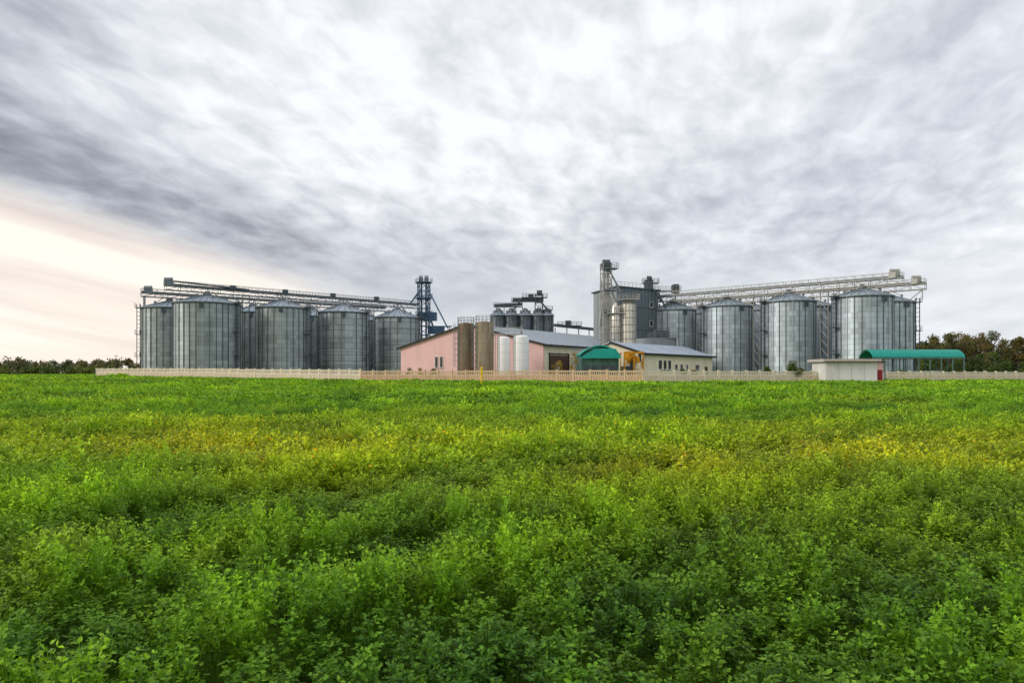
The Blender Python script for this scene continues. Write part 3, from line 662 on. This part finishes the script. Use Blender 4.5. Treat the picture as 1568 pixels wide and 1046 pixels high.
lst=[]
for k in range(160):
    px=random.uniform(600,2100); D=random.uniform(560,760); lst.append((WX(px,D),D,random.uniform(12,17),random.uniform(12,20),random.uniform(.2,.7)))
make_trees('distant_tree_line',lst,360,2.0,LM_far,low=.0)
for px,D,h,w,m,bk in((856,114,4.6,1.7,LM_gld,'barkw'),(878,113,5.4,1.8,LM_gld,'barkw'),(1216,113,3.6,3.4,LM_grn,'bark'),(848,116,3.4,1.6,LM_gld,'barkw'),(1176,121,2.9,2,LM_grn,'bark')):
    make_trees('young_birch_tree' if m==LM_gld else 'garden_tree',[(WX(px,D),D,h,w,.5)],700 if m==LM_gld else 2200,.17 if m==LM_gld else .2,m,bk,low=.3)
for px,D,h,w,m in((628,127,2.9,2.6,LM_grn),(645,126,3.0,2,LM_gld),(664,125,2.7,2.0,LM_grn),(1062,118,3.0,2.2,LM_gld),(1045,116,2.8,2,LM_grn),(1228,115,2.8,2,LM_aut),(1250,117,2.7,2.4,LM_grn),(905,107,2.7,2.2,LM_grn),(1378,124,2.6,3,LM_grn)):
    make_trees('shrub',[(WX(px,D),D,h,w,.5)],1500,.16,m,low=.0)

# ---------------------------------------------------------------- ground
xs=sorted(set([-4000,-2500,-1500,-1000,-700,-500,-350]+list(range(-250,251,10))+[350,500,700,1000,1500,2500,4000])); ys=sorted(set([-600,-200,-60]+list(range(-20,301,10))+[350,450,600,900,1500,2500,5000]))
V=[(x,y,gh(x,y)) for y in ys for x in xs]; nx=len(xs); Fc=[(j*nx+i,j*nx+i+1,(j+1)*nx+i+1,(j+1)*nx+i) for j in range(len(ys)-1) for i in range(nx-1)]
me=bpy.data.meshes.new('ground'); me.from_pydata(V,[],Fc); me.polygons.foreach_set('use_smooth',[True]*len(Fc)); gr=bpy.data.objects.new('ground',me); bpy.context.scene.collection.objects.link(gr)
m=bpy.data.materials.new('field_ground'); m.use_nodes=True; nt=m.node_tree; b=nt.nodes['Principled BSDF']; b.inputs['Roughness'].default_value=1; b.inputs['Specular IOR Level'].default_value=0
tc=nt.nodes.new('ShaderNodeTexCoord'); n1=nt.nodes.new('ShaderNodeTexNoise'); n1.inputs['Scale'].default_value=.05; n1.inputs['Detail'].default_value=10; n1.inputs['Roughness'].default_value=.7; nt.links.new(tc.outputs['Object'],n1.inputs['Vector'])
r=nt.nodes.new('ShaderNodeValToRGB'); r.color_ramp.elements[0].position=.35; r.color_ramp.elements[0].color=(.05,.10,.012,1); r.color_ramp.elements[1].position=.65; r.color_ramp.elements[1].color=(.12,.20,.02,1)
nt.links.new(n1.outputs[0],r.inputs[0]); nt.links.new(r.outputs[0],b.inputs['Base Color']); me.materials.append(m)

# ---------------------------------------------------------------- crop
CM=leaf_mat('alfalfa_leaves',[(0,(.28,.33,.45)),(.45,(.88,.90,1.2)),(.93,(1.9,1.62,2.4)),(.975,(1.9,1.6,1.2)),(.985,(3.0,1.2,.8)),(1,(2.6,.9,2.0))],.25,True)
crop_col=bpy.data.collections.new('alfalfa_templates')
def crop_template(name,width,nst,nodes,leaf,hmin,hmax,stems=True):
    P=[];Dr=[];Nr=[];S=[];LV=[];ev=[];ef=[]
    for s in range(nst):
        bx,by=rng.uniform(-width/2,width/2,2)*(1 if width>.3 else .6); h=rng.uniform(hmin,hmax); az=rng.uniform(0,6.28); lean=rng.uniform(0,.3)*h
        tone=rng.uniform(.25,.58)
        for k in range(nodes):
            t=.22+.78*((k+rng.random())/nodes)**.7; t=min(t,1)
            sx=bx+math.cos(az)*lean*t*t; sy=by+math.sin(az)*lean*t*t; sz=h*t
            a=rng.uniform(0,6.28); pet=leaf*rng.uniform(.2,1.3)*(1.6-t); c=np.array([sx+math.cos(a)*pet,sy+math.sin(a)*pet,sz+pet*.3])
            for q in(-.9,0,.9):
                aa=a+q+rng.normal(0,.2); el=rng.normal(.3,.45)
                Dr.append([math.cos(aa)*math.cos(el),math.sin(aa)*math.cos(el),math.sin(el)]); P.append(c)
                Nr.append(np.array([rng.normal(0,.35),rng.normal(0,.35),1.0])); S.append(leaf*rng.uniform(.7,1.25)*(1.25-.45*t))
                v=tone-.22+.5*t*t+rng.normal(0,.09); v=min(max(v,0),.95)  # relief shading put into leaf value: low leaves darker, tips brighter
                if rng.random()<.005: v=rng.uniform(.97,1)
                LV.append(v)
        if stems:
            o=len(ev); w=.0025
            x1,y1=bx+math.cos(az)*lean,by+math.sin(az)*lean
            ev+=[(bx-w,by,0),(bx+w,by,0),(x1+w,y1,h),(x1-w,y1,h)]; ef.append((o,o+1,o+2,o+3))
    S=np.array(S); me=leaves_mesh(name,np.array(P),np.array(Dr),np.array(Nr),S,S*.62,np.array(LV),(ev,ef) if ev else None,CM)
    o=bpy.data.objects.new(name,me); crop_col.objects.link(o); return o
for k in range(8): crop_template('a_plant_%d'%k,.24,9,10,.040,.26,.48)
for k in range(6): crop_template('b_patch_%d'%k,.56,14,8,.075,.20,.50,False)
for k in range(4): crop_template('c_patch_%d'%k,1.9,32,5,.18,.20,.54,False)
for k in range(3): crop_template('d_patch_%d'%k,3.6,46,4,.32,.22,.55,False)
def nz(x,y,s,o=0): return noise.noise(Vector((x*s+o,y*s+o*.7,o*1.3)))
def row(x,y):   # diagonal drill-row swells across the crop
    u=(x-y)*.707; v=(x+y)*.707
    return noise.noise(Vector((u*.55,v*.07,8.1)))+.6*noise.noise(Vector((u*1.3,v*.12,3.7)))
def tint(x,y):
    dark=np.array([.06,.18,.008]); mid=np.array([.15,.34,.008]); bri=np.array([.26,.46,.010]); yel=np.array([.50,.52,.008]); blu=np.array([.10,.27,.03]); brn=np.array([.30,.25,.03])
    a=nz(x,y*.8,.45,3)*.5+nz(x,y,1.3,9)*.45+.50*row(x,y); a=.56+a*1.0
    c=mid*(1-min(1,abs(a-.5)*2))+ (bri if a>.5 else dark)*min(1,abs(a-.5)*2)
    yz=math.exp(-((y-14.5-.10*abs(x-3))/5.5)**2)*(.18+.9*max(0,nz(x,y,.22,21)+.22))*math.exp(-((x-1)/20)**2)
    yz+=.35*max(0,nz(x,y,.12,40)-.08)
    yz=min(.7,yz*1.15); c=c*(1-yz)+yel*yz
    bz=max(0,nz(x,y,.5,55)-.18)*.7; c=c*(1-bz)+blu*bz
    bb=max(0,nz(x,y,.35,77)-.3)*.5; c=c*(1-bb)+brn*bb
    return c
pts=[];rz=[];sc=[];ti=[];ix=[]
fx=[-104.6,-27.5,19.4,52.8,120]; fy=[172,124,101,114.5,140]
def scatter(y0,y1,sp,i0,i1,marg,amp):
    y=y0
    while y<y1:
        hw=.80*y+marg; x=-hw
        while x<hw:
            X=x+random.uniform(-.5,.5)*sp; Y=y+random.uniform(-.5,.5)*sp
            x+=sp
            yl=np.interp(X,fx,fy,left=330)
            if Y>yl-.7: continue
            n1_=nz(X,Y,1.9,5); n2_=nz(X*.8+Y*.25,Y,.42,15)
            hs=1+amp*(.48*n1_+.30*n2_+.36*row(X,Y))+random.uniform(-.12,.14)
            if random.random()<.012: hs*=1.25
            hs=max(.5,hs)
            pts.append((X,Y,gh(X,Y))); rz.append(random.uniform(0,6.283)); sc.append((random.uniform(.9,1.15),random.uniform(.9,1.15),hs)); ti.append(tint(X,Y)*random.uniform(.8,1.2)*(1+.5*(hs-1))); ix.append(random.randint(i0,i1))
        y+=sp
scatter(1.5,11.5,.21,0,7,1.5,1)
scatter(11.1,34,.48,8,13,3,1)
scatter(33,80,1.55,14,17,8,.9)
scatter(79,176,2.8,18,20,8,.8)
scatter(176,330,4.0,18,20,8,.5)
me=bpy.data.meshes.new('alfalfa_field'); me.from_pydata(pts,[],[])
def sa(n,t,k,d): a=me.attributes.new(n,t,'POINT'); a.data.foreach_set(k,np.array(d,dtype=np.int32 if t=='INT' else np.float32).ravel())
sa('rz','FLOAT_VECTOR','vector',[(0,0,r_) for r_ in rz]); sa('sc','FLOAT_VECTOR','vector',sc); sa('ix','INT','value',ix); sa('tint','FLOAT_VECTOR','vector',ti)
ob=bpy.data.objects.new('alfalfa_field',me); bpy.context.scene.collection.objects.link(ob)
ng=bpy.data.node_groups.new('scatter_crop','GeometryNodeTree'); ng.interface.new_socket('Geometry',in_out='INPUT',socket_type='NodeSocketGeometry'); ng.interface.new_socket('Geometry',in_out='OUTPUT',socket_type='NodeSocketGeometry')
gi=ng.nodes.new('NodeGroupInput'); go=ng.nodes.new('NodeGroupOutput'); ip=ng.nodes.new('GeometryNodeInstanceOnPoints'); ci=ng.nodes.new('GeometryNodeCollectionInfo')
ci.inputs['Collection'].default_value=crop_col; ci.inputs['Separate Children'].default_value=True; ci.inputs['Reset Children'].default_value=True
def na(n,t):
    a=ng.nodes.new('GeometryNodeInputNamedAttribute'); a.data_type=t; a.inputs['Name'].default_value=n; return a.outputs['Attribute']
L=ng.links.new; L(gi.outputs[0],ip.inputs['Points']); L(ci.outputs[0],ip.inputs['Instance']); ip.inputs['Pick Instance'].default_value=True
L(na('ix','INT'),ip.inputs['Instance Index']); L(na('rz','FLOAT_VECTOR'),ip.inputs['Rotation']); L(na('sc','FLOAT_VECTOR'),ip.inputs['Scale']); L(ip.outputs[0],go.inputs[0])
md=ob.modifiers.new('scatter','NODES'); md.node_group=ng
print('instances',len(pts))

# ---------------------------------------------------------------- world
SUN_AZ=-105; SUN_EL=28
w=bpy.data.worlds.new('World'); bpy.context.scene.world=w; w.use_nodes=True; nt=w.node_tree; nt.nodes.clear(); L=nt.links.new
def m_(op,a,b=None,c=None,clamp=False):
    n=nt.nodes.new('ShaderNodeMath'); n.operation=op; n.use_clamp=clamp
    for i,v in enumerate((a,b,c)):
        if v is None: continue
        if isinstance(v,(int,float)): n.inputs[i].default_value=v
        else: L(v,n.inputs[i])
    return n.outputs[0]
add=lambda a,b:m_('ADD',a,b); mul=lambda a,b:m_('MULTIPLY',a,b); sub=lambda a,b:m_('SUBTRACT',a,b)
def smooth(v,a,b):
    n=nt.nodes.new('ShaderNodeMapRange'); n.interpolation_type='SMOOTHSTEP'; L(v,n.inputs[0]); n.inputs[1].default_value=a; n.inputs[2].default_value=b; n.inputs[3].default_value=0; n.inputs[4].default_value=1; return n.outputs[0]
def gauss(v,c,wd):
    t=m_('DIVIDE',sub(v,c),wd); return m_('EXPONENT',mul(mul(t,t),-1.0))
tc=nt.nodes.new('ShaderNodeTexCoord'); sp=nt.nodes.new('ShaderNodeSeparateXYZ'); L(tc.outputs['Generated'],sp.inputs[0]); x,y,z=sp.outputs
DEG=180/math.pi
az=mul(m_('ARCTAN2',x,y),DEG); el=mul(m_('ARCSINE',z),DEG)
zc=add(m_('MAXIMUM',z,0),.20)
U=m_('DIVIDE',x,zc); Vv=m_('DIVIDE',y,zc)
def noisev(sx,sy,scale,detail,rough,dist=0,ox=0,oy=0,rot=0):
    c_,s_=math.cos(rot),math.sin(rot)
    uu=add(mul(U,c_),mul(Vv,s_)); vv=sub(mul(Vv,c_),mul(U,s_))
    c=nt.nodes.new('ShaderNodeCombineXYZ'); L(add(mul(uu,sx),ox),c.inputs[0]); L(add(mul(vv,sy),oy),c.inputs[1])
    n=nt.nodes.new('ShaderNodeTexNoise'); n.inputs['Scale'].default_value=scale; n.inputs['Detail'].default_value=detail; n.inputs['Roughness'].default_value=rough; n.inputs['Distortion'].default_value=dist; L(c.outputs[0],n.inputs['Vector']); return n.outputs[0]
nA=noisev(1,.6,.7,4,.5,.2,3.1,1.2)
nB=noisev(1,.6,2.8,4,.55,.15,7.3,2.2,.15)
nD=noisev(1,.6,10.0,4,.55,.3,2.3,4.2,-.35)
v=.81
v=add(v,mul(sub(nA,.5),.42)); v=add(v,mul(sub(nB,.5),.46)); v=add(v,mul(sub(nD,.5),mul(.72,smooth(el,4,12))))
v=add(v,mul(mul(gauss(az,-16,13),gauss(el,22,8)),.12))
v=add(v,mul(mul(gauss(az,4,14),gauss(el,26,8)),.06))
elc=sub(15.0,mul(add(az,37),.25)); band=mul(gauss(sub(el,elc),0,3.0),sub(1,smooth(az,-32,4)))
v=sub(v,mul(band,.38))
v=sub(v,mul(mul(gauss(az,-42,9),gauss(el,23,7)),.22))
v=sub(v,mul(mul(gauss(el,9,4),gauss(az,0,16)),.12))
v=add(v,mul(gauss(el,0,4.0),.05))
v=m_('MAXIMUM',v,.12)
col=nt.nodes.new('ShaderNodeValToRGB'); cr=col.color_ramp
cr.elements[0].position=.1; cr.elements[0].color=(.17,.17,.205,1); cr.elements[1].position=1.0; cr.elements[1].color=(.90,.92,.96,1)
e=cr.elements.new(.4); e.color=(.34,.35,.40,1); e=cr.elements.new(.7); e.color=(.60,.63,.68,1)
L(v,col.inputs[0])
below=smooth(sub(elc,el),1.2,4.2); wl=mul(below,sub(1,smooth(az,-26,-4)))
cS=nt.nodes.new('ShaderNodeCombineXYZ'); L(mul(az,.03),cS.inputs[0]); L(add(mul(el,.42),mul(az,.09)),cS.inputs[1]); nS=nt.nodes.new('ShaderNodeTexNoise'); nS.inputs['Scale'].default_value=1.0; nS.inputs['Detail'].default_value=4; L(cS.outputs[0],nS.inputs['Vector'])
wr=nt.nodes.new('ShaderNodeValToRGB'); wr.color_ramp.elements[0].position=.33; wr.color_ramp.elements[0].color=(.78,.66,.60,1); wr.color_ramp.elements[1].position=.58; wr.color_ramp.elements[1].color=(1.06,.97,.85,1); L(nS.outputs[0],wr.inputs[0])
mx=nt.nodes.new('ShaderNodeMixRGB'); L(mul(wl,.94),mx.inputs[0]); L(col.outputs[0],mx.inputs[1]); L(wr.outputs[0],mx.inputs[2])
sky=nt.nodes.new('ShaderNodeTexSky'); sky.sky_type='NISHITA'; sky.sun_disc=False; sky.sun_elevation=math.radians(SUN_EL); sky.sun_rotation=math.radians(SUN_AZ)
b1=nt.nodes.new('ShaderNodeBackground'); L(sky.outputs[0],b1.inputs[0]); b1.inputs[1].default_value=.13
b2=nt.nodes.new('ShaderNodeBackground'); L(mx.outputs[0],b2.inputs[0]); b2.inputs[1].default_value=1.10
ms=nt.nodes.new('ShaderNodeMixShader'); L(add(.9,mul(smooth(nA,.35,.6),.09)),ms.inputs[0]); L(b1.outputs[0],ms.inputs[1]); L(b2.outputs[0],ms.inputs[2])
o=nt.nodes.new('ShaderNodeOutputWorld'); L(ms.outputs[0],o.inputs[0])
sl=bpy.data.lights.new('sun','SUN'); sl.energy=1.5; sl.angle=math.radians(12); sl.color=(1,.94,.84); so=bpy.data.objects.new('sun',sl); bpy.context.scene.collection.objects.link(so)
a=math.radians(SUN_AZ); e_=math.radians(SUN_EL); sd=Vector((math.sin(a)*math.cos(e_),math.cos(a)*math.cos(e_),math.sin(e_))); so.rotation_euler=sd.to_track_quat('Z','Y').to_euler(); so.location=sd*100

cam=bpy.data.cameras.new('camera'); co=bpy.data.objects.new('camera',cam); bpy.context.scene.collection.objects.link(co); co.location=(0,0,CZ); co.rotation_euler=(math.pi/2,0,0)
cam.sensor_width=36; cam.lens=24; cam.shift_y=48/1568; cam.clip_end=10000; cam.clip_start=.05; bpy.context.scene.camera=co
sc_=bpy.context.scene; sc_.view_settings.view_transform='Standard'; sc_.view_settings.look='None'; sc_.view_settings.exposure=0
